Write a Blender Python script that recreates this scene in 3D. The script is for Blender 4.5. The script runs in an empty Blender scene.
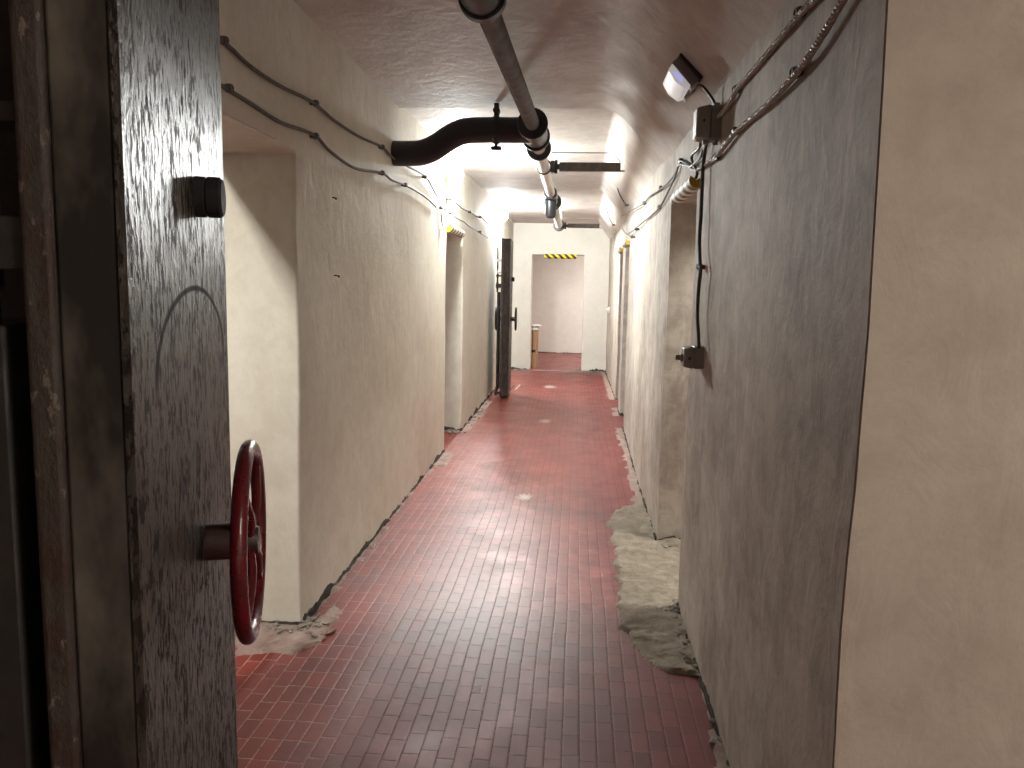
import bpy, bmesh, math, random
from mathutils import Vector, Matrix, noise

random.seed(7)
scene = bpy.context.scene
COL = scene.collection
PI = math.pi

# ------------------------------------------------------------------ camera
F = 785.0
CAM_H = 1.5
_y = Vector((64, 94, -F)).normalized()
_d = Vector((-127, -6662, -F)).normalized()
_z = -(_d - _y * _d.dot(_y)).normalized()
_x = _y.cross(_z)
CAM = Vector((0, 0, CAM_H))


def ray(px, py):
    c = Vector((px - 512, 384 - py, -F))
    return Vector((_x.dot(c), _y.dot(c), _z.dot(c)))


def on_x(px, py, X):
    r = ray(px, py)
    return CAM + r * (X / r.x)


def on_y(px, py, Y):
    r = ray(px, py)
    return CAM + r * (Y / r.y)


def on_z(px, py, Z=0.0):
    r = ray(px, py)
    return CAM + r * ((Z - CAM_H) / r.z)


cam_data = bpy.data.cameras.new('camera')
cam = bpy.data.objects.new('camera', cam_data)
COL.objects.link(cam)
cam_data.sensor_width = 36.0
cam_data.lens = F * 36.0 / 1024.0
cam_data.clip_start = 0.02
cam.matrix_world = Matrix((
    (_x.x, _x.y, _x.z, 0), (_y.x, _y.y, _y.z, 0), (_z.x, _z.y, _z.z, CAM_H), (0, 0, 0, 1)))
scene.camera = cam
scene.view_settings.view_transform = 'Standard'
scene.view_settings.look = 'None'
scene.view_settings.exposure = 0.0
scene.view_settings.gamma = 1.0
scene.view_settings.use_curve_mapping = False

world = bpy.data.worlds.new('world')
scene.world = world
world.use_nodes = True
world.node_tree.nodes['Background'].inputs[0].default_value = (0, 0, 0, 1)
world.node_tree.nodes['Background'].inputs[1].default_value = 0.0


# ------------------------------------------------------------------ node helpers
class NT:
    def __init__(self, name):
        self.m = bpy.data.materials.new(name)
        self.m.use_nodes = True
        self.t = self.m.node_tree
        self.b = self.t.nodes['Principled BSDF']

    def n(self, kind, **kw):
        nd = self.t.nodes.new(kind)
        for k, v in kw.items():
            setattr(nd, k, v)
        return nd

    def l(self, a, b):
        self.t.links.new(a, b)

    def put(self, sock, v):
        if hasattr(v, 'is_output'):
            self.l(v, sock)
        elif isinstance(v, tuple) and len(v) == 3 and sock.type == 'RGBA':
            sock.default_value = (*v, 1)
        else:
            sock.default_value = v

    def coord(self, scale=(1, 1, 1), loc=(0, 0, 0)):
        tc = self.n('ShaderNodeTexCoord')
        mp = self.n('ShaderNodeMapping')
        mp.inputs['Scale'].default_value = scale
        mp.inputs['Location'].default_value = loc
        self.l(tc.outputs['Object'], mp.inputs['Vector'])
        return mp.outputs[0]

    def noise(self, vec, scale, detail=4, rough=0.55, dist=0.0):
        nd = self.n('ShaderNodeTexNoise')
        self.l(vec, nd.inputs['Vector'])
        nd.inputs['Scale'].default_value = scale
        nd.inputs['Detail'].default_value = detail
        nd.inputs['Roughness'].default_value = rough
        nd.inputs['Distortion'].default_value = dist
        return nd.outputs['Fac']

    def ramp(self, fac, a, b, lo=0.0, hi=1.0):
        nd = self.n('ShaderNodeMapRange')
        self.put(nd.inputs['Value'], fac)
        nd.inputs['From Min'].default_value = a
        nd.inputs['From Max'].default_value = b
        nd.inputs['To Min'].default_value = lo
        nd.inputs['To Max'].default_value = hi
        return nd.outputs[0]

    def smooth(self, fac, a, b, lo=0.0, hi=1.0):
        nd = self.n('ShaderNodeMapRange', interpolation_type='SMOOTHSTEP')
        self.put(nd.inputs['Value'], fac)
        nd.inputs['From Min'].default_value = a
        nd.inputs['From Max'].default_value = b
        nd.inputs['To Min'].default_value = lo
        nd.inputs['To Max'].default_value = hi
        return nd.outputs[0]

    def math(self, op, a, b=None, c=None):
        nd = self.n('ShaderNodeMath', operation=op)
        self.put(nd.inputs[0], a)
        if b is not None:
            self.put(nd.inputs[1], b)
        if c is not None:
            self.put(nd.inputs[2], c)
        return nd.outputs[0]

    def mix(self, fac, a, b, mode='MIX'):
        nd = self.n('ShaderNodeMix', data_type='RGBA', blend_type=mode)
        self.put(nd.inputs[0], fac)
        self.put(nd.inputs[6], a)
        self.put(nd.inputs[7], b)
        return nd.outputs[2]

    def bump(self, h, strength=0.3, dist=0.01, normal=None):
        nd = self.n('ShaderNodeBump')
        self.put(nd.inputs['Height'], h)
        nd.inputs['Strength'].default_value = strength
        nd.inputs['Distance'].default_value = dist
        if normal is not None:
            self.l(normal, nd.inputs['Normal'])
        return nd.outputs[0]

    def set(self, **kw):
        for k, v in kw.items():
            self.put(self.b.inputs[k.replace('_', ' ')], v)
        return self.m


def plaster(name, base, stain, amount=0.5, seed=0.0, streak=True, rough=0.75, bump=.3):
    k = NT(name)
    v = k.coord(loc=(seed, seed * 1.7, 0))
    vs = k.coord(scale=(2.2, 2.2, 0.30), loc=(seed, seed, seed))
    big = k.noise(v, 1.3, 4, 0.6)
    str_ = k.noise(vs, 3.4, 6, 0.62, .9)
    fine = k.noise(v, 60, 4, 0.6)
    mid = k.noise(v, 8, 6, 0.7, .4)
    if streak:
        f = k.math('ADD', k.math('MULTIPLY', k.smooth(big, .32, .70), .50), k.math('MULTIPLY', k.smooth(str_, .34, .72), .22))
        f = k.math('ADD', f, k.math('MULTIPLY', k.smooth(mid, .38, .66), .28))
    else:
        f = k.math('ADD', k.math('MULTIPLY', k.smooth(big, .35, .70), .7), k.math('MULTIPLY', k.smooth(mid, .40, .65), .3))
    f = k.math('MULTIPLY', f, amount)
    c = k.mix(f, base, stain)
    c = k.mix(k.ramp(mid, .35, .7, 0, .22), c, (stain[0] * .85, stain[1] * .83, stain[2] * .80))
    pale = k.noise(k.coord(scale=(1, 1, .5), loc=(seed + 4, 2, seed)), 5, 6, .7, .6)
    c = k.mix(k.smooth(pale, .60, .74, 0, .4), c, tuple(min(.8, x * 1.12) for x in base))
    # a few chips, only in patches
    sp = k.noise(v, 48, 3, .6)
    spm = k.smooth(k.noise(v, 1.7, 2, .5), .56, .68)
    c = k.mix(k.math('MULTIPLY', k.smooth(sp, .70, .73, 0, .55), spm), c, (.25, .22, .19))
    vm = k.coord(scale=(1, 1, .55), loc=(seed, 0, 0))
    troweled = k.noise(vm, 8, 5, .62, 1.0)
    h = k.math('ADD', k.math('MULTIPLY', troweled, 1.0), k.math('MULTIPLY', fine, .12))
    h = k.math('ADD', h, k.math('MULTIPLY', mid, .35))
    k.set(Base_Color=c, Roughness=rough, Normal=k.bump(h, bump, .014))
    k.b.inputs['Specular IOR Level'].default_value = .25
    return k.m


def painted(name, col, rough=0.4, metal=0.0, var=0.25, scale=18, bump=.15, dark=None, stretch=(1, 1, 1)):
    k = NT(name)
    v = k.coord(scale=stretch)
    n1 = k.noise(v, scale, 5, .6)
    d = dark if dark else tuple(c * .45 for c in col)
    c = k.mix(k.ramp(n1, .35, .7, 0, var * 2), col, d)
    k.set(Base_Color=c, Roughness=k.ramp(n1, .3, .7, max(.05, rough - .08), min(1, rough + .12)), Metallic=metal,
          Normal=k.bump(k.noise(v, scale * 3, 4, .6), bump, .004))
    return k.m


def door_paint():
    k = NT('old_glossy_door_paint')
    v = k.coord()
    vs = k.coord(scale=(1, 1, .42))
    sep = k.n('ShaderNodeSeparateXYZ')
    k.l(v, sep.inputs[0])
    blister = k.noise(vs, 120, 4, .6, .4)
    flake = k.noise(vs, 85, 5, .66, .3)
    mid = k.noise(vs, 32, 5, .65, .5)
    big = k.noise(k.coord(scale=(1, 1, .6)), 4.5, 4, .6)
    c = k.mix(k.ramp(big, .3, .7), (.080, .066, .053), (.036, .029, .024))
    c = k.mix(k.smooth(mid, .42, .60, 0, .6), c, (.030, .023, .020))
    fl = k.smooth(k.math('ADD', flake, k.math('MULTIPLY', k.math('SUBTRACT', mid, .5), .6)), .50, .60)
    fl = k.math('MULTIPLY', fl, k.ramp(big, .25, .6, .25, .9))
    c = k.mix(fl, c, (.017, .013, .011))
    rust = k.smooth(k.noise(vs, 13, 5, .7), .60, .70)
    c = k.mix(k.math('MULTIPLY', rust, .5), c, (.075, .028, .016))
    # arc rubbed into the paint
    du = k.math('DIVIDE', k.math('SUBTRACT', sep.outputs[1], .38), .28)
    dz = k.math('DIVIDE', k.math('SUBTRACT', sep.outputs[2], 1.372), .12)
    q = k.math('SQRT', k.math('ADD', k.math('MULTIPLY', du, du), k.math('MULTIPLY', dz, dz)))
    arc = k.smooth(k.math('ABSOLUTE', k.math('SUBTRACT', q, 1.0)), .015, .05, 1, 0)
    arc = k.math('MULTIPLY', arc, k.smooth(sep.outputs[2], 1.34, 1.39))
    c = k.mix(k.math('MULTIPLY', arc, .5), c, (.010, .008, .007))
    h = k.math('ADD', k.math('MULTIPLY', blister, .8), k.math('MULTIPLY', fl, -.55))
    h = k.math('ADD', h, k.math('MULTIPLY', mid, 1.5))
    k.set(Base_Color=c, Roughness=k.ramp(k.math('MAXIMUM', fl, arc), 0, 1, .38, .8), Normal=k.bump(h, .8, .0055))
    k.put(k.b.inputs['Specular IOR Level'], k.ramp(k.math('MAXIMUM', fl, arc), 0, 1, .32, .05))
    return k.m


def rust_metal(name, base, rust, rough=.65):
    k = NT(name)
    v = k.coord(scale=(1, 1, .5))
    n1 = k.noise(v, 24, 6, .7)
    n2 = k.noise(v, 70, 4, .6)
    c = k.mix(k.smooth(n1, .45, .6), base, rust)
    c = k.mix(k.smooth(n2, .60, .66, 0, .6), c, (.20, .16, .12))
    k.set(Base_Color=c, Roughness=rough, Normal=k.bump(k.math('ADD', n1, n2), .5, .006))
    return k.m


def floor_tiles():
    k = NT('red_clay_floor_tiles')
    tc = k.n('ShaderNodeTexCoord')
    sep = k.n('ShaderNodeSeparateXYZ')
    k.l(tc.outputs['Object'], sep.inputs[0])
    vec = tc.outputs['Object']
    TW, TL = 0.058, 0.116
    wob = k.ramp(k.noise(vec, .6, 1, .5), .3, .7, -.009, .009)
    X = k.math('ADD', sep.outputs[0], wob)
    Y = sep.outputs[1]
    u = k.math('DIVIDE', X, TW)
    col = k.math('FLOOR', u)
    fu = k.math('SUBTRACT', u, col)
    wn = k.n('ShaderNodeTexWhiteNoise', noise_dimensions='1D')
    k.l(col, wn.inputs['W'])
    alt = k.math('MULTIPLY', k.math('FLOORED_MODULO', col, 2.0), .5)
    off = k.math('ADD', alt, k.math('MULTIPLY', wn.outputs['Value'], .62))
    w = k.math('ADD', k.math('DIVIDE', Y, TL), off)
    row = k.math('FLOOR', w)
    fw = k.math('SUBTRACT', w, row)
    cmb = k.n('ShaderNodeCombineXYZ')
    k.l(col, cmb.inputs[0])
    k.l(row, cmb.inputs[1])
    wn2 = k.n('ShaderNodeTexWhiteNoise', noise_dimensions='2D')
    k.l(cmb.outputs[0], wn2.inputs['Vector'])
    tid = wn2.outputs['Value']
    tcol = wn2.outputs['Color']
    # distance to tile border in metres
    du = k.math('MULTIPLY', k.math('SUBTRACT', .5, k.math('ABSOLUTE', k.math('SUBTRACT', fu, .5))), TW)
    dw = k.math('MULTIPLY', k.math('SUBTRACT', .5, k.math('ABSOLUTE', k.math('SUBTRACT', fw, .5))), TL)
    edge = k.math('MINIMUM', du, dw)
    edge = k.math('ADD', edge, k.ramp(k.noise(vec, 60, 3, .6), .3, .7, -.0012, .0012))
    joint = k.smooth(edge, .0004, .0019, 1, 0)
    grime = k.noise(vec, 3.0, 5, .65)
    fine = k.noise(vec, 45, 5, .7)
    c = k.mix(k.ramp(tid, 0, 1), (.185, .022, .018), (.280, .042, .032))
    cx = k.smooth(k.math('ABSOLUTE', k.math('ADD', X, .25)), .35, .75, 1, .25)
    c = k.mix(k.math('MULTIPLY', k.ramp(grime, .35, .65, 0, .65), cx), c, (.105, .038, .040))
    c = k.mix(k.smooth(fine, .60, .75, 0, .30), c, (.42, .20, .16))
    # pale lime dust stays in the joints near the left opening and along the walls; dark dirt elsewhere
    dust = k.math('MAXIMUM', k.math('MULTIPLY', k.smooth(k.math('ADD', X, k.ramp(grime, .3, .7, -.12, .12)), -.80, -.62, 1, 0), 1.0),
                  k.smooth(X, .36, .50, 0, .2))
    dust = k.math('MULTIPLY', dust, k.ramp(k.noise(vec, 5, 3, .6), .3, .6, .45, 1))
    jc = k.mix(dust, (.050, .026, .022), (.56, .40, .32))
    c = k.mix(k.math('MULTIPLY', joint, .92), c, jc)
    # lime drip marks under the ceiling pipe
    sp = None
    for (sx, sy, rx, ry) in ((-.36, 12.1, .11, .2), (-.31, 8.9, .07, .16), (-.327, 5.56, .06, .10), (-.33, 2.78, .02, .04)):
        ax = k.math('DIVIDE', k.math('SUBTRACT', sep.outputs[0], sx), rx)
        ay = k.math('DIVIDE', k.math('SUBTRACT', Y, sy), ry)
        q = k.math('SQRT', k.math('ADD', k.math('MULTIPLY', ax, ax), k.math('MULTIPLY', ay, ay)))
        q = k.math('ADD', q, k.ramp(fine, .3, .7, -.6, .6))
        q = k.smooth(q, .4, 1.1, .5, 0)
        sp = q if sp is None else k.math('MAXIMUM', sp, q)
    c = k.mix(sp, c, (.74, .69, .62))
    # tile face: slightly pillowed, each a little tilted
    pillow = k.smooth(edge, 0, .007, 0, 1)
    sx = k.n('ShaderNodeSeparateColor')
    k.l(tcol, sx.inputs[0])
    tilt = k.math('ADD', k.math('MULTIPLY', k.math('SUBTRACT', sx.outputs[0], .5), k.math('MULTIPLY', fu, .55)),
                  k.math('MULTIPLY', k.math('SUBTRACT', sx.outputs[1], .5), k.math('MULTIPLY', fw, .9)))
    h = k.math('ADD', k.math('MULTIPLY', pillow, .30), k.math('MULTIPLY', tilt, .9))
    h = k.math('ADD', h, k.math('MULTIPLY', fine, .12))
    h = k.math('ADD', h, k.math('MULTIPLY', k.noise(vec, 14, 3, .5), .5))
    rgh = k.math('ADD', k.ramp(grime, .3, .7, .34, .50), k.math('MULTIPLY', joint, .3))
    rgh = k.math('ADD', rgh, k.math('MULTIPLY', sp, .25))
    # tiles toned darker and duller by the entrance and right wall, imitating dimmer light
    dim_zone = k.math('MAXIMUM', k.math('MULTIPLY', k.smooth(X, -.95, -.6), k.smooth(k.math('ADD', Y, k.ramp(grime, .3, .7, -.5, .5)), 2.5, 3.9, 1, 0)), k.smooth(k.math('ADD', X, k.ramp(grime, .3, .7, -.1, .1)), .0, .34, 0, .8))
    rgh = k.math('ADD', rgh, k.math('MULTIPLY', dim_zone, .12))
    c = k.mix(k.math('MULTIPLY', dim_zone, .35), c, (.085, .022, .026))
    k.set(Base_Color=c, Roughness=rgh, Normal=k.bump(h, .5, .0030))
    dusty = k.math('MULTIPLY', k.smooth(X, -.9, -.62, 1, 0), k.smooth(Y, 3.0, 3.8, 1, 0))
    k.put(k.b.inputs['Specular IOR Level'], k.ramp(k.math('MAXIMUM', dim_zone, dusty), 0, 1, .62, .38))
    return k.m


def rough_stone(name, a, b, crack=.5):
    k = NT(name)
    v = k.coord()
    n1 = k.noise(v, 14, 6, .7)
    n2 = k.noise(v, 70, 5, .7)
    c = k.mix(k.ramp(n1, .32, .68), a, b)
    c = k.mix(k.smooth(n2, .60, .70, 0, crack), c, tuple(x * .35 for x in b))
    c = k.mix(k.smooth(n2, .30, .38, .45, 0), c, tuple(min(1, x * 1.35) for x in a))
    k.set(Base_Color=c, Roughness=.92, Normal=k.bump(k.math('ADD', n1, k.math('MULTIPLY', n2, .5)), .9, .02))
    k.b.inputs['Specular IOR Level'].default_value = .15
    return k.m


def glow(name, col, strength):
    k = NT(name)
    k.set(Base_Color=col, Roughness=.4)
    k.b.inputs['Emission Color'].default_value = (*col, 1)
    k.b.inputs['Emission Strength'].default_value = strength
    return k.m


def striped(name, freq, dark, light, axis=1, lean=1.0, phase=0.0):
    k = NT(name)
    tc = k.n('ShaderNodeTexCoord')
    sep = k.n('ShaderNodeSeparateXYZ')
    k.l(tc.outputs['Object'], sep.inputs[0])
    s = k.math('ADD', sep.outputs[axis], k.math('MULTIPLY', sep.outputs[2], lean))
    s = k.math('ADD', k.math('MULTIPLY', s, freq), phase)
    fr = k.math('FRACT', s)
    f = k.smooth(k.math('ABSOLUTE', k.math('SUBTRACT', fr, .5)), .23, .27)
    k.set(Base_Color=k.mix(f, dark, light), Roughness=.6)
    return k.m


M = {}
M['plaster_left'] = plaster('aged_cream_plaster', (.77, .75, .665), (.58, .54, .455), .7, 0.0)
M['plaster_right'] = plaster('aged_grey_cream_plaster', (.61, .56, .495), (.25, .203, .168), .98, 3.3)
M['plaster_front'] = plaster('smooth_beige_plaster', (.55, .495, .42), (.40, .325, .27), .85, 8.1)
M['plaster_ceiling'] = plaster('stained_ceiling_plaster', (.66, .62, .575), (.45, .385, .35), .8, 5.2, streak=False)
M['plaster_end'] = plaster('pale_end_plaster', (.74, .715, .66), (.64, .60, .54), .4, 6.0)
M['plaster_room'] = plaster('side_room_plaster', (.70, .67, .61), (.55, .50, .43), .4, 9.0)
M['tiles'] = floor_tiles()
M['concrete'] = rough_stone('broken_floor_concrete', (.43, .375, .305), (.25, .21, .165))
M['mortar'] = rough_stone('pale_lime_mortar', (.44, .35, .31), (.29, .20, .175), .5)
M['gap'] = rough_stone('dark_wall_foot_crack', (.10, .085, .07), (.035, .03, .025))
M['rubble'] = rough_stone('grey_plaster_crumbs', (.42, .38, .33), (.16, .14, .12))
M['door'] = door_paint()
M['door_edge'] = painted('dull_olive_door_edge', (.125, .108, .084), .75, 0, .9, 6, .4, (.012, .008, .006), (1, 1, .4))
M['far_edge'] = painted('dark_brown_door_edge', (.050, .036, .030), .8, 0, .5, 14, .3, (.014, .009, .008), (1, 1, .5))
M['rust'] = rust_metal('rusted_edge_angle', (.046, .035, .028), (.040, .019, .014))
M['lock'] = painted('dark_steel_and_shade', (.022, .018, .015), .6, 0, .3, 20, .3)  # also colours the shaded left pier and the carton's shadow gap
M['black'] = painted('black_iron', (.020, .018, .018), .45, 0, .2, 30, .2)
M['wheel'] = painted('worn_dark_red_enamel', (.115, .006, .011), .27, 0, .32, 16, .25, (.035, .008, .008))
M['spindle'] = painted('dark_brown_spindle', (.050, .022, .020), .4, 0, .3, 30, .3)
M['latch'] = painted('matt_black_latch', (.014, .012, .012), .85, 0, .2, 30, .3)
M['far_wheel'] = painted('blackened_wheel', (.035, .015, .014), .6, 0, .2, 30, .2)
M['pipe_grey'] = painted('dusty_grey_pipe', (.120, .103, .097), .62, 0, .3, 14, .25, (.045, .036, .034))
M['pipe_white'] = painted('flaking_white_pipe', (.62, .58, .53), .5, 0, .18, 22, .25, (.30, .27, .24))
M['pipe_black'] = painted('black_coated_pipe', (.018, .018, .024), .36, 0, .2, 12, .12)
M['bracket'] = rust_metal('rusty_bracket_channel', (.045, .034, .028), (.075, .055, .042))
M['cable'] = painted('grey_cable', (.115, .10, .09), .7, 0, .25, 60, .1)
M['cable_dark'] = painted('dark_cable', (.055, .05, .046), .5, 0, .25, 60, .1)
M['twist'] = painted('pale_twisted_cable', (.50, .45, .40), .4, 0, .2, 60, .1)
M['clip'] = painted('dark_cable_clip', (.09, .078, .07), .4, 0, .3, 60, .1)
M['box_grey'] = painted('grey_plastic_box', (.30, .285, .265), .5, 0, .1, 40, .05)
M['white_plastic'] = painted('white_plastic', (.70, .68, .63), .4, 0, .08, 40, .05)
M['screw'] = painted('dark_screw', (.03, .03, .03), .5)
M['lamp_body'] = painted('lilac_grey_lamp_housing', (.22, .195, .20), .45, 0, .1, 40, .05)
M['lens'] = glow('frosted_lamp_lens', (.74, .70, .69), .42)
M['led'] = glow('bluish_standby_led', (.52, .55, 1.0), .62)
M['lamp_glass'] = glow('lit_lamp_glass', (.955, .99, .965), 1300.0)
M['lamp_glass_far'] = glow('brighter_lit_lamp_glass', (.955, .99, .965), 1650.0)
M['lamp_base'] = painted('cream_lamp_base', (.72, .66, .42), .5, 0, .1, 30, .05)
M['yellow'] = painted('yellow_foam', (.80, .58, .03), .6, 0, .1, 40, .05)
M['ochre'] = painted('ochre_foam', (.66, .43, .05), .65, 0, .2, 40, .05)
M['stripe_yellow'] = striped('yellow_black_stripes', 1 / .118, (.025, .022, .018), (.82, .66, .03), axis=1, lean=-1.0)
M['stripe_cream'] = striped('faded_black_cream_stripes', 1 / .15, (.11, .085, .06), (.80, .74, .60), axis=1, lean=-1.0)
M['cardboard'] = painted('brown_cardboard', (.40, .235, .125), .8, 0, .12, 10, .1)
M['paper'] = painted('white_paper', (.80, .78, .74), .8, 0, .05, 30, .05)
M['board'] = plaster('cream_lintel_board', (.64, .60, .53), (.52, .46, .39), .4, 2.0)


# ------------------------------------------------------------------ mesh helpers
def frame(axis):
    a = Vector(axis).normalized()
    h = Vector((0, 0, 1)) if abs(a.z) < .9 else Vector((1, 0, 0))
    u = h.cross(a).normalized()
    return u, a.cross(u), a


class MB:
    """collects shapes in one bmesh and links them as one object"""

    def __init__(self):
        self.bm = bmesh.new()

    def box(self, lo, hi, mat=None):
        lo, hi = Vector(lo), Vector(hi)
        vs = []
        for z in (lo.z, hi.z):
            for (x, y) in ((lo.x, lo.y), (hi.x, lo.y), (hi.x, hi.y), (lo.x, hi.y)):
                p = Vector((x, y, z))
                vs.append(self.bm.verts.new(mat @ p if mat else p))
        for f in ((3, 2, 1, 0), (4, 5, 6, 7), (0, 1, 5, 4), (1, 2, 6, 5), (2, 3, 7, 6), (3, 0, 4, 7)):
            self.bm.faces.new([vs[i] for i in f])
        return self

    def prism(self, pts, ext):
        """polygon pts (Vectors) extruded by the vector ext"""
        ext = Vector(ext)
        a = [self.bm.verts.new(Vector(p)) for p in pts]
        b = [self.bm.verts.new(Vector(p) + ext) for p in pts]
        n = len(a)
        self.bm.faces.new(list(reversed(a)))
        self.bm.faces.new(b)
        for i in range(n):
            self.bm.faces.new((a[i], a[(i + 1) % n], b[(i + 1) % n], b[i]))
        return self

    def lathe(self, p, axis, prof, seg=24):
        """prof: list of (distance along axis, radius); closed where radius is 0"""
        u, v, a = frame(axis)
        p = Vector(p)
        rings = []
        for (s, r) in prof:
            c = p + a * s
            if r < 1e-6:
                rings.append([self.bm.verts.new(c)])
            else:
                rings.append([self.bm.verts.new(c + (u * math.cos(2 * PI * i / seg) + v * math.sin(2 * PI * i / seg)) * r)
                              for i in range(seg)])
        for A, B in zip(rings, rings[1:]):
            for i in range(seg):
                j = (i + 1) % seg
                if len(A) == 1 and len(B) == 1:
                    continue
                if len(A) == 1:
                    self.bm.faces.new((A[0], B[j], B[i]))
                elif len(B) == 1:
                    self.bm.faces.new((A[i], A[j], B[0]))
                else:
                    self.bm.faces.new((A[i], A[j], B[j], B[i]))
        return self

    def cyl(self, p0, p1, r, seg=20, bev=None):
        p0, p1 = Vector(p0), Vector(p1)
        L = (p1 - p0).length
        b = bev if bev is not None else min(r * .18, L * .2)
        return self.lathe(p0, p1 - p0, [(0, 0), (0, r - b), (b, r), (L - b, r), (L, r - b), (L, 0)], seg)

    def tube(self, pts, r, seg=8, cap=True):
        pts = [Vector(p) for p in pts]
        n = len(pts)
        rs = r if isinstance(r, (list, tuple)) else [r] * n
        t0 = (pts[1] - pts[0]).normalized()
        u, v, _ = frame(t0)
        rings = []
        for i in range(n):
            t = (pts[min(i + 1, n - 1)] - pts[max(i - 1, 0)]).normalized()
            u = (u - t * u.dot(t)).normalized()
            v = t.cross(u)
            rings.append([self.bm.verts.new(pts[i] + (u * math.cos(2 * PI * k / seg) + v * math.sin(2 * PI * k / seg)) * rs[i])
                          for k in range(seg)])
        for A, B in zip(rings, rings[1:]):
            for k in range(seg):
                j = (k + 1) % seg
                self.bm.faces.new((A[k], A[j], B[j], B[k]))
        if cap:
            self.bm.faces.new(list(reversed(rings[0])))
            self.bm.faces.new(rings[-1])
        return self

    def torus(self, c, axis, R, rx, ra=None, seg=48, ms=14):
        """ring: radial half-thickness rx, axial half-thickness ra"""
        ra = ra or rx
        u, v, a = frame(axis)
        c = Vector(c)
        rings = []
        for i in range(seg):
            d = u * math.cos(2 * PI * i / seg) + v * math.sin(2 * PI * i / seg)
            rings.append([self.bm.verts.new(c + d * (R + rx * math.cos(2 * PI * k / ms)) + a * (ra * math.sin(2 * PI * k / ms)))
                          for k in range(ms)])
        for i in range(seg):
            A, B = rings[i], rings[(i + 1) % seg]
            for k in range(ms):
                j = (k + 1) % ms
                self.bm.faces.new((A[k], B[k], B[j], A[j]))
        return self

    def ball(self, c, r, squash=(1, 1, 1), sub=2, rough=0.0):
        ret = bmesh.ops.create_icosphere(self.bm, subdivisions=sub, radius=1.0)
        c = Vector(c)
        sd = random.uniform(0, 100)
        for w in ret['verts']:
            k = 1 + rough * noise.noise(w.co * 1.7 + Vector((sd, sd, sd)))
            w.co = c + Vector((w.co.x * squash[0], w.co.y * squash[1], w.co.z * squash[2])) * (r * k)
        return self

    def build(self, name, mat, parent=None, bevel=0, seg=2, angle=35):
        bmesh.ops.recalc_face_normals(self.bm, faces=self.bm.faces[:])
        me = bpy.data.meshes.new(name)
        self.bm.to_mesh(me)
        self.bm.free()
        me.materials.append(mat)
        me.polygons.foreach_set('use_smooth', [True] * len(me.polygons))
        me.set_sharp_from_angle(angle=math.radians(angle))
        o = bpy.data.objects.new(name, me)
        COL.objects.link(o)
        if parent:
            o.parent = parent
        if bevel:
            b = o.modifiers.new('bevel', 'BEVEL')
            b.width = bevel
            b.segments = seg
            b.limit_method = 'ANGLE'
            b.angle_limit = math.radians(40)
            b.harden_normals = False
        return o


def tag(o, label=None, cat=None, group=None, kind=None):
    if label:
        o['label'] = label
    if cat:
        o['category'] = cat
    if group:
        o['group'] = group
    if kind:
        o['kind'] = kind
    return o


def empty(name, loc=(0, 0, 0), rz=0.0):
    o = bpy.data.objects.new(name, None)
    o.location = loc
    o.rotation_euler = (0, 0, rz)
    o.empty_display_size = .05
    COL.objects.link(o)
    return o


def copy_tree(o, parent=None):
    c = o.copy()
    COL.objects.link(c)
    c.parent = parent
    for ch in list(o.children):
        copy_tree(ch, c)
    return c


def struct(o, label, cat='wall'):
    return tag(o, label, cat, kind='structure')


def spline(pts, n=10):
    pts = [Vector(p) for p in pts]
    P = [pts[0] * 2 - pts[1]] + pts + [pts[-1] * 2 - pts[-2]]
    out = []
    for i in range(1, len(P) - 2):
        a, b, c, d = P[i - 1], P[i], P[i + 1], P[i + 2]
        for k in range(n):
            t = k / n
            out.append(.5 * ((2 * b) + (c - a) * t + (2 * a - 5 * b + 4 * c - d) * t * t + (3 * b - a - 3 * c + d) * t ** 3))
    out.append(pts[-1])
    return out


# ------------------------------------------------------------------ the setting
XL, XR = -1.17, 0.53
Z_DOOR = 2.04


def wob(p, amp=.010, sc=1.3):
    v = Vector(p)
    n = noise.noise_vector(v * sc) * amp + noise.noise_vector(v * 5.1 + Vector((3, 1, 7))) * (amp * .35)
    return v + Vector((n.x, n.y, n.z * .5))


def steps(stops, d=.14):
    out = [stops[0]]
    for a, b in zip(stops, stops[1:]):
        n = max(1, round((b - a) / d))
        out += [a + (b - a) * i / n for i in range(1, n + 1)]
    return out


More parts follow.
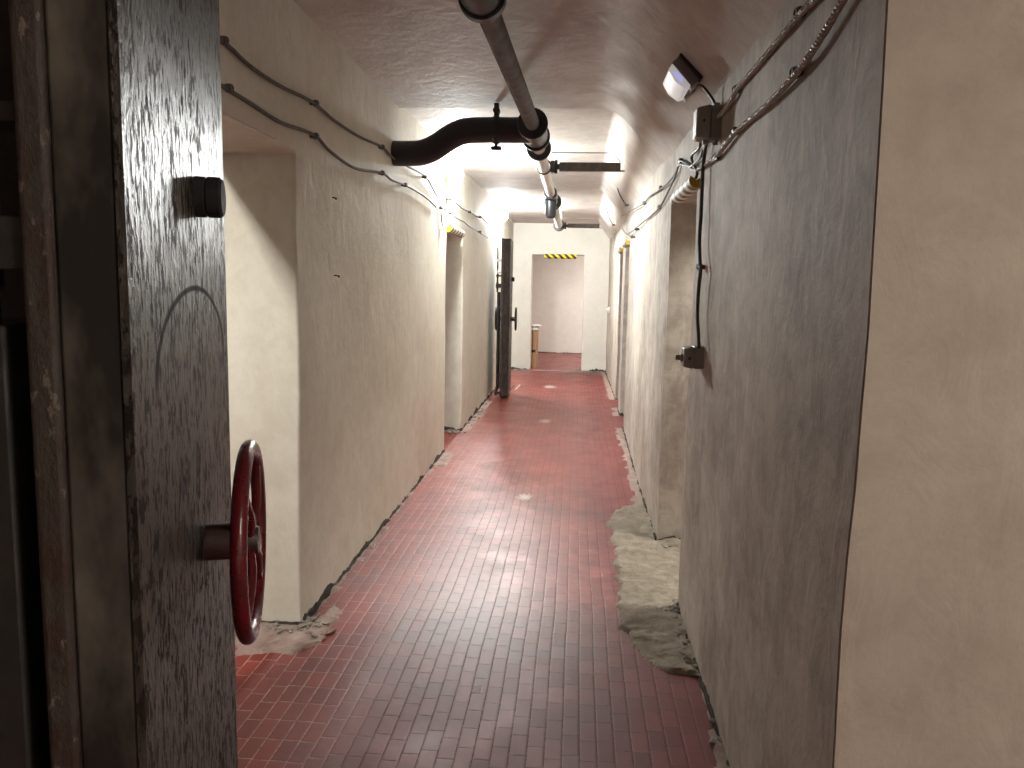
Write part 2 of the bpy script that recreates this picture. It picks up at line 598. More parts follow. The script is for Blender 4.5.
def slab(name, xs, ys, zs, solid, mat, amp=.010, bevel=.012, move=None):
    """cell solid with openings; every outer face is built, so jambs and soffits have depth"""
    bm = bmesh.new()
    vd = {}

    def V(i, j, k):
        key = (i, j, k)
        if key not in vd:
            p = Vector((xs[i], ys[j], zs[k]))
            if move:
                p = move(p)
            if k > 0:
                p = wob(p, amp)
            vd[key] = bm.verts.new(p)
        return vd[key]

    nx, ny, nz = len(xs) - 1, len(ys) - 1, len(zs) - 1

    def S(i, j, k):
        if i < 0 or j < 0 or k < 0 or i >= nx or j >= ny or k >= nz:
            return False
        return solid((xs[i] + xs[i + 1]) / 2, (ys[j] + ys[j + 1]) / 2, (zs[k] + zs[k + 1]) / 2)

    for i in range(nx):
        for j in range(ny):
            for k in range(nz):
                if not S(i, j, k):
                    continue
                if not S(i - 1, j, k):
                    bm.faces.new((V(i, j, k), V(i, j, k + 1), V(i, j + 1, k + 1), V(i, j + 1, k)))
                if not S(i + 1, j, k):
                    bm.faces.new((V(i + 1, j, k), V(i + 1, j + 1, k), V(i + 1, j + 1, k + 1), V(i + 1, j, k + 1)))
                if not S(i, j - 1, k):
                    bm.faces.new((V(i, j, k), V(i + 1, j, k), V(i + 1, j, k + 1), V(i, j, k + 1)))
                if not S(i, j + 1, k):
                    bm.faces.new((V(i, j + 1, k), V(i, j + 1, k + 1), V(i + 1, j + 1, k + 1), V(i + 1, j + 1, k)))
                if not S(i, j, k - 1):
                    bm.faces.new((V(i, j, k), V(i, j + 1, k), V(i + 1, j + 1, k), V(i + 1, j, k)))
                if not S(i, j, k + 1):
                    bm.faces.new((V(i, j, k + 1), V(i + 1, j, k + 1), V(i + 1, j + 1, k + 1), V(i, j + 1, k + 1)))
    m = MB()
    m.bm.free()
    m.bm = bm
    return m.build(name, mat, None, bevel, 2, 40)


# floor: one slab, everything tiled
fl = MB().box((-3.4, -1.8, -.12), (2.4, 19.2, 0)).build('floor', M['tiles'])
struct(fl, 'glazed red brick-shaped clay tiles of the corridor floor', 'floor')

# openings
L_OPEN = [(2.25, 3.25, Z_DOOR), (7.05, 8.10, 2.03)]
R_OPEN = [(3.66, 4.66, 2.00), (8.60, 9.45, 2.02), (10.08, 10.90, 2.02)]


def hole(y, z, ops):
    return any(a < y < b and z < t for a, b, t in ops)


ys = steps([1.5] + [v for o in L_OPEN for v in o[:2]] + [14.6])
wl = slab('wall_left', steps([XL - .37, XL], .13), ys, steps([0, Z_DOOR - .01, Z_DOOR, 2.9]),
          lambda x, y, z: not hole(y, z, L_OPEN), M['plaster_left'])
struct(wl, 'left corridor wall of cream plaster with two doorways')

ys = steps([1.494] + [v for o in R_OPEN for v in o[:2]] + [14.6])
wr = slab('wall_right', steps([XR, XR + .45], .15), ys, steps([0, 2.00, 2.02, 2.9]),
          lambda x, y, z: not hole(y, z, R_OPEN), M['plaster_right'], .010, 0,
          move=lambda p: Vector((p.x + max(0, min(.06, (p.y - 6) * .012)), p.y, p.z)))
struct(wr, 'right corridor wall of streaked grey plaster with three doorways')

# cross wall we look past: right pier and left pier
slab('wall_front_right', steps([XR + .002, 2.3], .2), [1.488, 1.4935], steps([0, 2.00, 2.02, 2.9]),
     lambda x, y, z: True, M['plaster_front'], .010, 0)
struct(bpy.data.objects['wall_front_right'], 'smooth beige pier filling the right side of the picture')
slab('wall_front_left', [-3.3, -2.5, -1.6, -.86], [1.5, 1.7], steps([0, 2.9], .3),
     lambda x, y, z: True, M['lock'], .005, .006)  # near-black colour stands in for the shade on this pier
struct(bpy.data.objects['wall_front_left'], 'left pier behind the open steel door, its shade put into the colour')
# end wall with an opening, and the room behind it
E0, E1 = -.82, .14
slab('wall_end', steps([XL - .6, E0, E1, 1.2], .15), [14.6, 14.75, 14.9], steps([0, 2.135, 2.9], .14),
     lambda x, y, z: not (E0 < x < E1 and z < 2.135), M['plaster_end'])
struct(bpy.data.objects['wall_end'], 'pale wall closing the corridor with a doorless opening')
slab('wall_back', steps([-3.3, 2.3], .4), [18.72, 18.8], steps([0, 2.9], .3), lambda x, y, z: True, M['plaster_end'], .006)
struct(bpy.data.objects['wall_back'], 'plain pale wall of the room beyond the far opening')
# outer envelope and partitions of the side rooms
env = MB()
env.box((-3.4, -1.8, 0), (-3.3, 19.2, 2.9)).box((2.3, -1.8, 0), (2.4, 19.2, 2.9)).box((-3.3, -1.8, 0), (2.3, -1.7, 2.9))
env.box((-3.3, 18.85, 0), (2.3, 19.2, 2.9))
struct(env.build('wall_outer', M['plaster_room']), 'outer walls of the rooms off the corridor')
part = MB()
for y in (4.3, 9.5, 14.7):
    part.box((-3.3, y, 0), (XL - .47, y + .12, 2.9))
for y in (6.2, 9.75, 14.7):
    part.box((XR + .53, y, 0), (2.3, y + .12, 2.9))
struct(part.build('wall_partition', M['plaster_room']), 'partition walls between the side rooms')
struct(MB().box((-3.4, -1.8, 2.9), (2.4, 19.2, 3.0)).build('ceiling_slab', M['plaster_ceiling']), 'concrete slab above the whole bunker', 'ceiling')
struct(MB().box((-3.3, 1.7, 2.46), (XL - .37, 4.3, 2.54)).build('ceiling_side', M['plaster_room']), 'low ceiling of the room left of the corridor', 'ceiling')


# corridor ceiling: three lofted lengths, each with a sloping haunch on the right
def ceiling_loft(name, y0, y1, prof0, prof1, label, top=2.89):
    bm = bmesh.new()
    ys = steps([y0, y1], .12)
    grid = []
    for y in ys:
        t = (y - y0) / (y1 - y0)
        row = []
        for (a, b) in zip(prof0, prof1):
            p = Vector((a[0] + (b[0] - a[0]) * t, y, a[1] + (b[1] - a[1]) * t))
            row.append(bm.verts.new(wob(p, .012, 1.6)))
        row.append(bm.verts.new((prof0[-1][0], y, top)))
        row.append(bm.verts.new((prof0[0][0], y, top)))
        grid.append(row)
    n = len(grid[0])
    for A, B in zip(grid, grid[1:]):
        for i in range(n):
            j = (i + 1) % n
            bm.faces.new((A[i], A[j], B[j], B[i]))
    bm.faces.new(grid[0])
    bm.faces.new(list(reversed(grid[-1])))
    m = MB()
    m.bm.free()
    m.bm = bm
    o = m.build(name, M['plaster_ceiling'], None, 0, 2, 50)
    return struct(o, label, 'ceiling')


def profile(z, hx, hz, rnd, xr=XR):
    """left edge to right: flat at z, rounded knee at hx, slope to the wall at hz"""
    pts = [(XL - .04 + i * (hx - rnd - XL + .04) / 8, z) for i in range(9)]
    ex, ez = xr + .05, hz - .05 * (z - hz) / max(.05, xr - hx)
    L = math.hypot(ex - hx, ez - z)
    dx, dz = (ex - hx) / L, (ez - z) / L
    a, c = Vector((hx - rnd, z)), Vector((hx + dx * rnd, z + dz * rnd))
    b = Vector((hx, z))
    for i in range(1, 8):
        t = i / 7
        q = a * (1 - t) ** 2 + b * 2 * t * (1 - t) + c * t * t
        pts.append((q.x, q.y))
    for i in range(1, 6):
        t = i / 5
        pts.append((c.x + (ex - c.x) * t, c.y + (ez - c.y) * t))
    return pts


ceiling_loft('ceiling', 1.3, 5.15, profile(2.64, .10, 2.24, .16), profile(2.64, .20, 2.29, .12),
             'low stained ceiling over the near length of corridor')
ceiling_loft('ceiling_middle', 5.151, 9.6, profile(2.69, .22, 2.31, .03), profile(2.69, .27, 2.36, .03, .57),
             'brightly lit ceiling over the middle length of corridor')
ceiling_loft('ceiling_far', 9.601, 14.62, profile(2.73, .31, 2.37, .03, .57), profile(2.70, .38, 2.43, .03, .59),
             'white ceiling over the far length of corridor')


# --------------------------------------------------- broken floor, wall-foot cracks and mortar
def inside(p, poly):
    x, y = p
    r = False
    n = len(poly)
    for i in range(n):
        x0, y0 = poly[i]
        x1, y1 = poly[(i + 1) % n]
        if (y0 > y) != (y1 > y) and x < (x1 - x0) * (y - y0) / (y1 - y0) + x0:
            r = not r
    return r


def patch(name, poly, mat, res=.02, hgt=.008, edge_noise=.03, parent=None, sc=9):
    xs0, xs1 = min(p[0] for p in poly) - .05, max(p[0] for p in poly) + .05
    ys0, ys1 = min(p[1] for p in poly) - .05, max(p[1] for p in poly) + .05
    nx, ny = int((xs1 - xs0) / res), int((ys1 - ys0) / res)
    keep = set()
    for i in range(nx):
        for j in range(ny):
            x, y = xs0 + (i + .5) * res, ys0 + (j + .5) * res
            e = noise.noise_vector(Vector((x * sc, y * sc, 2.0))) * edge_noise
            if inside((x + e.x, y + e.y), poly):
                keep.add((i, j))
    bm = bmesh.new()
    vd = {}

    def V(i, j):
        if (i, j) not in vd:
            border = not all(q in keep for q in ((i, j), (i - 1, j), (i, j - 1), (i - 1, j - 1)))
            x, y = xs0 + i * res, ys0 + j * res
            k = noise.noise_vector(Vector((x * 31, y * 31, 0))) * (res * .45)
            z = -.004 if border else hgt * (.55 + .9 * noise.fractal(Vector((x * 7, y * 7, 1.3)), .8, 2.1, 4))
            vd[(i, j)] = bm.verts.new((x + k.x, y + k.y, max(z, -.004 if border else .0015)))
        return vd[(i, j)]

    for (i, j) in keep:
        bm.faces.new((V(i, j), V(i + 1, j), V(i + 1, j + 1), V(i, j + 1)))
    m = MB()
    m.bm.free()
    m.bm = bm
    o = m.build(name, mat, parent, 0, 2, 60)
    return o


def fpoly(px):
    return [tuple(on_z(*p).xy) for p in px]


cp = patch('concrete_patch', fpoly([(646, 503), (612, 512), (606, 521), (613, 545), (616, 590), (622, 628), (640, 657), (668, 672), (702, 676),
                                    (692, 605), (692, 575), (720, 570), (730, 528), (657, 524)]), M['concrete'], .014, .022, .035, fl)
tag(cp, 'bare grey concrete patch where the red tiles are missing', kind='structure')
mp_ = patch('mortar_patch', fpoly([(232, 640), (232, 655), (300, 656), (322, 640), (346, 610), (330, 607), (306, 625), (296, 615), (236, 620)]),
            M['mortar'], .014, .014, .04, fl)
tag(mp_, 'crumbled pale mortar at the foot of the left jamb', kind='structure')


def strip_poly(x0, x1, y0, y1, wob_amp, seed):
    """strip along a wall whose corridor edge wanders"""
    a, b = [], []
    n = max(4, int((y1 - y0) / .2))
    for i in range(n + 1):
        y = y0 + (y1 - y0) * i / n
        a.append((x0, y))
        b.append((x1 + wob_amp * noise.noise(Vector((y * 1.9, seed, 0))), y))
    return a + b[::-1]


for (x0, x1, y0, y1, w, sd, res) in ((XL - .03, XL + .035, 3.45, 7.0, .02, 1.0, .022), (XL - .03, XL + .12, 6.4, 7.05, .03, 8.0, .022),
                                     (XL - .03, XL + .10, 8.1, 10.4, .04, 2.0, .03),
                                     (XR + .03, XR - .07, 5.2, 8.62, .04, 3.0, .026), (XR + .09, XR - .05, 9.4, 10.1, .05, 4.0, .03),
                                     (XR + .09, XR - .04, 10.85, 14.5, .04, 5.0, .03), (XR + .03, XR - .03, 1.7, 3.0, .03, 6.0, .02)):
    o = patch('mortar_strip', strip_poly(x0, x1, y0, y1, w, sd), M['mortar'], res, .010, .03, fl)
    tag(o, 'pale mortar along the wall foot', kind='structure')
for (x0, x1, y0, y1) in ((XL - .02, E0 + .02, 14.42, 14.62), (E0, E1, 14.5, 14.66), (E1 - .1, XR + .07, 14.40, 14.62)):
    tag(patch('mortar_strip', [(x0, y0), (x1, y0), (x1, y1), (x0, y1)], M['mortar'], .03, .01, .05, fl), 'pale mortar along the wall foot', kind='structure')


def crack(name, runs, label, parent=None):
    """jagged dark foot of a wall: runs of (p0, p1, normal, height, seed)"""
    m = MB()
    for (p0, p1, nrm, hh, sd) in runs:
        p0, p1, nrm = Vector(p0), Vector(p1), Vector(nrm)
        L = (p1 - p0).length
        n = max(6, int(L / .025))
        prev = None
        for i in range(n + 1):
            t = i / n
            p = p0.lerp(p1, t)
            h = max(.004, hh * .72 * (.55 + .9 * noise.noise(Vector((t * L * 6, sd, .5))) + .5 * noise.noise(Vector((t * L * 27, sd, 4)))))
            out = .012 + .010 * noise.noise(Vector((t * L * 11, sd, 9)))
            q = [m.bm.verts.new(p - nrm * .03 + Vector((0, 0, -.01))), m.bm.verts.new(p + nrm * out + Vector((0, 0, -.01))),
                 m.bm.verts.new(p + nrm * (out * .9) + Vector((0, 0, h * .6))), m.bm.verts.new(p + nrm * .006 + Vector((0, 0, h))),
                 m.bm.verts.new(p - nrm * .03 + Vector((0, 0, h)))]
            if prev:
                for k in range(5):
                    j = (k + 1) % 5
                    m.bm.faces.new((prev[k], prev[j], q[j], q[k]))
            else:
                m.bm.faces.new(q)
            prev = q
        m.bm.faces.new(prev[::-1])
    o = m.build(name, M['gap'], parent, 0, 2, 60)
    return tag(o, label, 'baseboard' if not parent else None, kind='structure')


def rx(y):
    return XR + max(0, min(.06, (y - 6) * .012))


crack('baseboard_left', [((XL, 3.26, 0), (XL, 7.04, 0), (1, 0, 0), .05, 1.0), ((XL, 8.1, 0), (XL, 14.58, 0), (1, 0, 0), .06, 2.0),
                         ((XL - .40, 3.25, 0), (XL, 3.25, 0), (0, -1, 0), .018, 3.0), ((XL - .4, 8.1, 0), (XL, 8.1, 0), (0, -1, 0), .10, 4.0)],
      'crumbled dark plaster edge along the foot of the left wall')
crack('baseboard_right', [((XR, 1.5, 0), (XR, 3.65, 0), (-1, 0, 0), .04, 11.0), ((XR, 4.67, 0), (XR, 6, 0), (-1, 0, 0), .045, 12.0),
                          ((XR, 6, 0), (rx(8.59), 8.59, 0), (-1, 0, 0), .03, 13.0), ((rx(9.46), 9.46, 0), (rx(10.07), 10.07, 0), (-1, 0, 0), .03, 14.0),
                          ((rx(10.9), 10.9, 0), (rx(14.6), 14.55, 0), (-1, 0, 0), .03, 15.0), ((XR, 4.66, 0), (XR + .4, 4.66, 0), (0, -1, 0), .09, 16.0),
                          ((rx(9.45), 9.45, 0), (rx(9.45) + .4, 9.45, 0), (0, -1, 0), .12, 17.0)],
      'crumbled dark plaster edge along the foot of the right wall')
crack('baseboard_end', [((XL, 14.6, 0), (E0, 14.6, 0), (0, -1, 0), .06, 21.0), ((E1, 14.6, 0), (rx(14.6), 14.6, 0), (0, -1, 0), .09, 22.0),
                        ((-2, 18.72, 0), (1.2, 18.72, 0), (0, -1, 0), .04, 23.0)],
      'crumbled dark plaster edge along the foot of the end walls')


def rubble(name, spots, label, n, r0, r1):
    m = MB()
    for (c, sx, sy) in spots:
        for _ in range(n):
            r = random.uniform(r0, r1)
            x, y = c[0] + random.gauss(0, sx), c[1] + random.gauss(0, sy)
            m.ball((x, y, .004 + r * .35), r, (1, random.uniform(.6, 1.2), random.uniform(.4, .75)), 1, .55)
    o = m.build(name, M['rubble'], None, 0, 2, 30)
    return tag(o, label, 'rubble', kind='stuff')


rubble('plaster_rubble', [(on_z(286, 632).xy, .10, .03), (on_z(310, 624).xy, .03, .05)],
       'grey plaster crumbs at the foot of the near left jamb', 26, .006, .02)
rubble('plaster_rubble', [((.60, 4.55), .04, .02), ((.515, 3.62), .02, .06), ((.51, 3.05), .012, .25)],
       'plaster crumbs at the foot of the near right doorway', 22, .006, .022)
rubble('plaster_rubble', [((-1.25, 7.98), .06, .04), ((-1.12, 9.2), .02, .5)],
       'plaster crumbs at the foot of the left wall past the second doorway', 26, .008, .024)
rubble('plaster_rubble', [((-1.0, 14.5), .08, .03), ((.38, 14.48), .09, .03)],
       'plaster crumbs along the foot of the far end wall', 20, .010, .03)

# board above the near left opening (bevelled, fixed to the wall face)
m = MB()
z0, z1, y0, y1 = 2.052, 2.150, 1.75, 3.02
pts = [Vector((XL - .01, y0, z0)), Vector((XL + .010, y0, z0 + .0)), Vector((XL + .016, y0, z0 + .010)), Vector((XL + .016, y0, z1 - .010)), Vector((XL - .01, y0, z1))]
m.prism(pts, (0, y1 - y0, 0))
struct(m.build('trim_1', M['board'], None, .004), 'narrow cream board over the near left opening', 'trim')
struct(MB().box((XR + .014, 1.46, 2.06), (2.3, 1.49, 2.14)).build('trim_2', M['plaster_front'], None, .006), 'projecting plaster band across the top of the right pier', 'trim')


# ------------------------------------------------------------------ steel doors
def make_door(name, loc, rz, label, W=.70, T=.105, near=True, strip=.026):
    """leaf in local axes: x = inner face normal, y = along the leaf, z up; leaf behind x=0"""
    root = empty(name, loc, rz)
    tag(root, label, 'door', 'steel blast doors along the left of the corridor')
    WM = M['wheel'] if near else M['far_wheel']
    zb, zt = .03, 2.17 if not near else 2.14
    # leaf with slightly domed inner face so the paint catches light unevenly
    bm = bmesh.new()
    ny, nz = 22, 60
    g = []
    for k in range(nz + 1):
        z = zb + (zt - zb) * k / nz
        row = []
        for j in range(ny + 1):
            y = W * j / ny
            e = min(j, ny - j, k, nz - k)
            dx = -.003 if e == 0 else .002 * noise.noise(Vector((y * 7, z * 3.5, 3.1)))
            row.append(bm.verts.new((dx, y, z)))
        g.append(row)
    for A, B in zip(g, g[1:]):
        for j in range(ny):
            bm.faces.new((A[j], A[j + 1], B[j + 1], B[j]))
    ring = [g[0][j] for j in range(ny + 1)] + [g[k][ny] for k in range(1, nz + 1)] + [g[nz][j] for j in range(ny - 1, -1, -1)] + [g[k][0] for k in range(nz - 1, 0, -1)]
    back = [bm.verts.new((-.012, v.co.y, v.co.z)) for v in ring]
    n = len(ring)
    for i in range(n):
        bm.faces.new((ring[i], back[i], back[(i + 1) % n], ring[(i + 1) % n]))
    bm.faces.new(back[::-1])
    mm = MB()
    mm.bm.free()
    mm.bm = bm
    mm.build('inner_panel', M['door'], root, 0, 2, 35)
    MB().box((-T + strip, .003, zb + .003), (-.012, W - .003, zt - .003)).build('leaf', M['door_edge'] if near else M['far_edge'], root, .004)
    # rusty rebated angle around the outer edge
    a = MB()
    for (lo, hi) in (((-T - .004, -.006, zb), (-T + strip, .05, zt)), ((-T - .004, W - .05, zb), (-T + strip, W + .006, zt)),
                     ((-T - .003, .05, zb), (-T + strip - .002, W - .05, zb + .05)), ((-T - .003, .05, zt - .05), (-T + strip - .002, W - .05, zt))):
        a.box(lo, hi)
    an = a.build('edge_angle', M['rust'], root, .006, 3)
    an['label'] = 'rusted steel angle'
    # lock gear on the outer face
    g_ = MB()
    g_.box((-T - (.085 if near else .055), .015, .10), (-T - .030, W * .55, 1.452))
    g_.box((-T - .034, .09, .3), (-T + .006, .14, .34)).box((-T - .034, .09, 1.2), (-T + .006, .14, 1.24))
    g_.build('lock_cover', M['lock'], root, .004)
    for (z_, h_, y_) in ((1.51, .055, .01), (1.66, .022, .02), (.06, .03, .02)):
        br = MB()
        br.box((-T - .075, y_, z_), (-T + .004, y_ + .07, z_ + h_))
        br.cyl((-T - .055, y_ + .035, z_ - .02), (-T - .055, y_ + .035, z_ + h_ + .02), .016, 14)
        br.build('rod_guide', M['lock'], root, .003)
    MB().cyl((-T - .055, .045, 1.45), (-T - .055, .045, 2.05), .012, 14).build('lock_rod', M['black'], root)
    if not near:
        for (z_, c_) in ((1.70, 'white_plastic'), (1.86, 'white_plastic')):
            w = MB()
            w.box((-T - .062, .01, z_), (-T + .002, .08, z_ + .035))
            wo = w.build('lever_bracket', M[c_], root, .004)
            wo['label'] = 'pale lever bracket'
    # handwheels on both faces
    uy, uz = (.414 if near else .393), 1.081
    for side, x0 in ((1, 0.0), (-1, -T - (.055 if near else .02))):
        L = .068
        c = Vector((x0 + side * L, uy, uz))
        wb = MB()
        wb.torus(c, (1, 0, 0), .152, .0135, .0125, 56, 14)
        wh = wb.build('handwheel', WM, root)
        h = MB()
        h.lathe((x0 - side * .03, uy, uz), (side, 0, 0), [(0, 0), (0, .036), (0, .036), (.020, .036), (.022, .031), (.03, .030), (.098, .030), (.038, .029), (.05, .026), (.098, .026), (.112, .022), (.114, 0)], 22)
        h.build('spindle', M['spindle'], wh)
        for k in range(4):
            an_ = PI / 4 + k * PI / 2
            d = Vector((0, math.cos(an_), math.sin(an_)))
            pts = [c + d * .018, c + d * .06 + Vector((side * .006, 0, 0)), c + d * .11 + Vector((side * .004, 0, 0)), c + d * .152]
            MB().tube(spline(pts, 5), .0085, 10).build('spoke', WM, wh)
    # round latch head above the wheel
    MB().lathe((-.01, uy, 1.632), (1, 0, 0), [(0, 0), (0, .031), (.024, .031), (.026, .028), (.028, .031), (.046, .031), (.050, .027), (.050, 0)], 22) \
        .build('latch_head', M['latch'], root)
    # hinges on the edge away from us
    for z_ in (.35, 1.85):
        hg = MB()
        hg.cyl((-T + .01, W + .02, z_ - .08), (-T + .01, W + .02, z_ + .08), .018, 14)
        hg.box((-T - .006, W - .08, z_ - .05), (-T + .02, W + .02, z_ + .05))
        hg.build('hinge', M['black'], root, .002)
    return root


make_door('steel_door', (-.468, .80, 0), math.radians(17), 'weathered glossy steel door standing open at the left edge of the picture', W=.743, T=.098)
make_door('steel_door', (-.885, 10.62, 0), math.radians(2.0), 'distant dark steel door standing open edge-on against the left wall', W=.74, T=.12, near=False, strip=.03)
# floor stop behind the far door
st = empty('door_stop', on_z(514, 388))
tag(st, 'two short metal rods set in the floor beside the distant steel door', 'door stop')
for dx in (-.035, .045):
    MB().tube([(dx, -.30, .008), (dx + .02, .30, .008)], .009, 8).build('rod', M['clip'] if dx < 0 else M['white_plastic'], st)


# ------------------------------------------------------------------ ceiling pipe
PX, PZ = -.285, 2.475
pipe = empty('ceiling_pipe', (PX, 3.0, PZ))
tag(pipe, 'dark pipe with flanged joints hanging under the corridor ceiling', 'pipe')


def P(y, dx=0.0, dz=0.0):
    return Vector((dx, y - 3.0, dz))


MB().cyl(P(1.2, -.103), P(4.85), .043, 28).build('pipe_length', M['pipe_grey'], pipe)
o = MB().cyl(P(5.1), P(8.2), .045, 28).build('pipe_length', M['pipe_white'], pipe)
o['label'] = 'white painted pipe length'
o = MB().cyl(P(8.45), P(12.35), .05, 28).build('pipe_length', M['pipe_white'], pipe)
o['label'] = 'white painted far pipe length'


def ring(y, R, w, parent=pipe, mat='pipe_black'):
    return MB().lathe(P(y - w / 2, min(0, (y - 4.8) * .028)), (0, 1, 0), [(0, .03), (0, R - .006), (.006, R), (w - .006, R), (w, R - .006), (w, .03)], 28).build('flange', M[mat], parent)


ring(2.76, .082, .05)
MB().lathe(P(2.54, -.063), (.028, 1, 0), [(0, .035), (0, .066), (.01, .070), (.20, .072), (.20, .03)], 28).build('coupling', M['pipe_black'], pipe)
# tee and branch to the left wall
YB = 5.0
tee = MB()
tee.lathe(P(4.81), (0, 1, 0), [(0, .035), (0, .074), (.03, .078), (.36, .078), (.39, .074), (.39, .035)], 30)
to = tee.build('tee', M['pipe_black'], pipe)
ring(4.81, .092, .035, to)
ring(5.20, .092, .035, to)
ring(5.62, .086, .03)
br = [P(YB, -.02, -.0), P(YB, -.12, 0), P(YB, -.30, .0), P(YB, -.40, -.003), P(YB, -.47, -.018), P(YB, -.545, -.058), P(YB, -.61, -.10),
      P(YB, -.675, -.130), P(YB, -.75, -.143), P(YB, -.93, -.143)]
br_o = MB().tube(spline(br, 6), .0775, 28).build('branch_pipe', M['pipe_black'], pipe)
cl = MB()
cl.torus(P(YB, -.235, 0), (1, 0, 0), .080, .008, .020, 32, 8)
cl.box(P(YB - .018, -.25, .078), P(YB + .018, -.22, .16)).box(P(YB - .012, -.245, -.118), P(YB + .012, -.225, -.08))
cl.cyl(P(YB - .03, -.235, .115), P(YB + .03, -.235, .115), .022, 12).cyl(P(YB, -.268, -.108), P(YB, -.200, -.108), .014, 12)
cl.build('pipe_clamp', M['black'], br_o)

# downward stub
stb = MB().lathe(P(8.33, 0, .03), (0, 0, -1), [(0, 0), (0, .050), (.04, .056), (.23, .056), (.262, .042), (.275, 0)], 24).build('drop_stub', M['pipe_black'], pipe)
MB().lathe(P(8.15), (0, 1, 0), [(0, .04), (0, .062), (.01, .066), (.36, .066), (.37, .062), (.37, .04)], 26).build('coupling', M['pipe_black'], stb)
ring(9.0, .095, .05)
ring(12.2, .09, .06)
MB().tube(spline([P(12.3), P(12.42), P(12.5, 0, .04), P(12.53, 0, .12), P(12.53, 0, .25)], 6), .05, 22).build('pipe_elbow', M['pipe_white'], pipe)


def bracket(y, x_end, label, zc=PZ):
    b = empty('pipe_bracket', (PX, y, zc))
    tag(b, label, 'bracket', 'channel brackets carrying the ceiling pipe')
    c = MB()
    c.torus((0, 0, 0), (0, 1, 0), .058, .007, .022, 32, 8)
    c.box((.055, -.03, -.045), (.085, .03, .045)).cyl((.098, 0, -.052), (.098, 0, .052), .013, 10).box((.085, -.012, -.02), (.14, .012, .02))
    c.build('clamp', M['black'], b, .003)
    ch = MB()
    x1 = x_end - PX
    # channel: web and two flanges
    ch.box((.125, -.03, -.032), (x1, -.024, .032)).box((.125, -.024, .026), (x1 - .02, .035, .032)).box((.125, -.024, -.032), (x1 + .035, .035, -.026))
    ch.build('channel', M['bracket'], b, .002)
    w = MB()
    w.tube([(.06, -.03, .105), (x1 - .06, -.03, .105), (x1 - .005, -.03, .035)], .004, 6)
    w.build('tie_wire', M['cable'], b)
    return b


bracket(6.45, .325, 'rusty channel bracket holding the white pipe to the right haunch, nearer one')
bracket(12.25, .33, 'rusty channel bracket at the far end of the ceiling pipe')


# ------------------------------------------------------------------ cables and electrical fittings
def twisted(pts, r=.0046, pitch=.030, name='strand', mat='twist', parent=None):
    path = spline(pts, 14)
    # resample evenly
    L = [0.0]
    for a, b in zip(path, path[1:]):
        L.append(L[-1] + (b - a).length)
    n = int(L[-1] / (pitch / 8))
    out = []
    k = 0
    for i in range(n + 1):
        s = L[-1] * i / n
        while k < len(L) - 2 and L[k + 1] < s:
            k += 1
        t = (s - L[k]) / max(1e-9, L[k + 1] - L[k])
        out.append((path[k].lerp(path[k + 1], min(1, t)), (path[k + 1] - path[k]).normalized(), s))
    for ph in (0, PI):
        pl = []
        for (p, t, s) in out:
            u, v, _ = frame(t)
            a = 2 * PI * s / pitch + ph
            pl.append(p + (u * math.cos(a) + v * math.sin(a)) * r)
        MB().tube(pl, r, 6).build(name, M[mat], parent)


def clip_at(m, p, nrm, s=.012):
    """little saddle clip with its screw"""
    nrm = Vector(nrm)
    p = Vector(p)
    m.lathe(p - nrm * .028, nrm, [(0, 0), (0, s * .8), (.018, s * .8), (.022, s * 1.15), (.034, s * 1.15), (.04, s * .8), (.042, 0)], 12)
    m.torus(p + Vector((0, .012, .002)), (0, 1, 0), s * 1.0, s * .28, s * .28, 16, 6)


def cable(name, pts, label, r=.007, mat='cable', clips=(), nrm=(1, 0, 0), group=None, tw=False, sag=10):
    root = empty(name, pts[0])
    tag(root, label, 'cable', group)
    loc = [Vector(p) - Vector(pts[0]) for p in pts]
    if tw:
        twisted(loc, parent=root)
    else:
        MB().tube(spline(loc, sag), r, 8).build('sheath', M[mat], root)
    for c in clips:
        m = MB()
        clip_at(m, Vector(c) - Vector(pts[0]), nrm)
        m.build('cable_clip', M['clip'], root)
    return root


LW = XL + .022
pl = lambda q: [on_x(x, y, LW) for x, y in q]
g = 'cables along the left wall'
cable('wall_cable', pl([(120, -30), (170, 8), (222, 41), (250, 66), (280, 86), (312, 102), (335, 121), (360, 137), (382, 147), (393, 158), (407, 166), (425, 176), (432, 187), (437, 196)]),
      'upper of two slack grey cables clipped to the left wall', .0075, clips=pl([(223, 40), (315, 103), (382, 147), (425, 177)]), group=g)
cable('wall_cable', pl([(150, 40), (185, 64), (222, 86), (248, 102), (280, 122), (314, 135), (330, 151), (355, 168), (382, 173), (392, 180), (405, 185), (418, 192), (428, 199), (436, 207)]),
      'lower of two slack grey cables clipped to the left wall', .0075, clips=pl([(228, 88), (315, 136), (382, 173), (405, 185)]), group=g)
cable('wall_cable', pl([(447, 196), (456, 203), (463, 209), (470, 212), (476, 216), (481, 217), (485, 221), (489, 225)]),
      'slack cable on the left wall running from the first lit lamp to the second', .006, clips=pl([(470, 212), (480, 217)]), group=g)
cable('wall_cable', pl([(440, 206), (444, 209), (450, 213), (458, 219), (464, 222), (470, 227), (477, 231), (483, 235), (488, 238)]),
      'thin cable on the left wall passing just above the striped bumper', .006, clips=pl([(450, 213), (480, 232)]), group=g)
cable('wall_cable', pl([(441, 196), (441, 208), (441.5, 220), (443, 227), (441, 230)]),
      'short vertical cable dropping from the first lit lamp beside the doorway', .006, clips=pl([(441, 208)]), group=g)

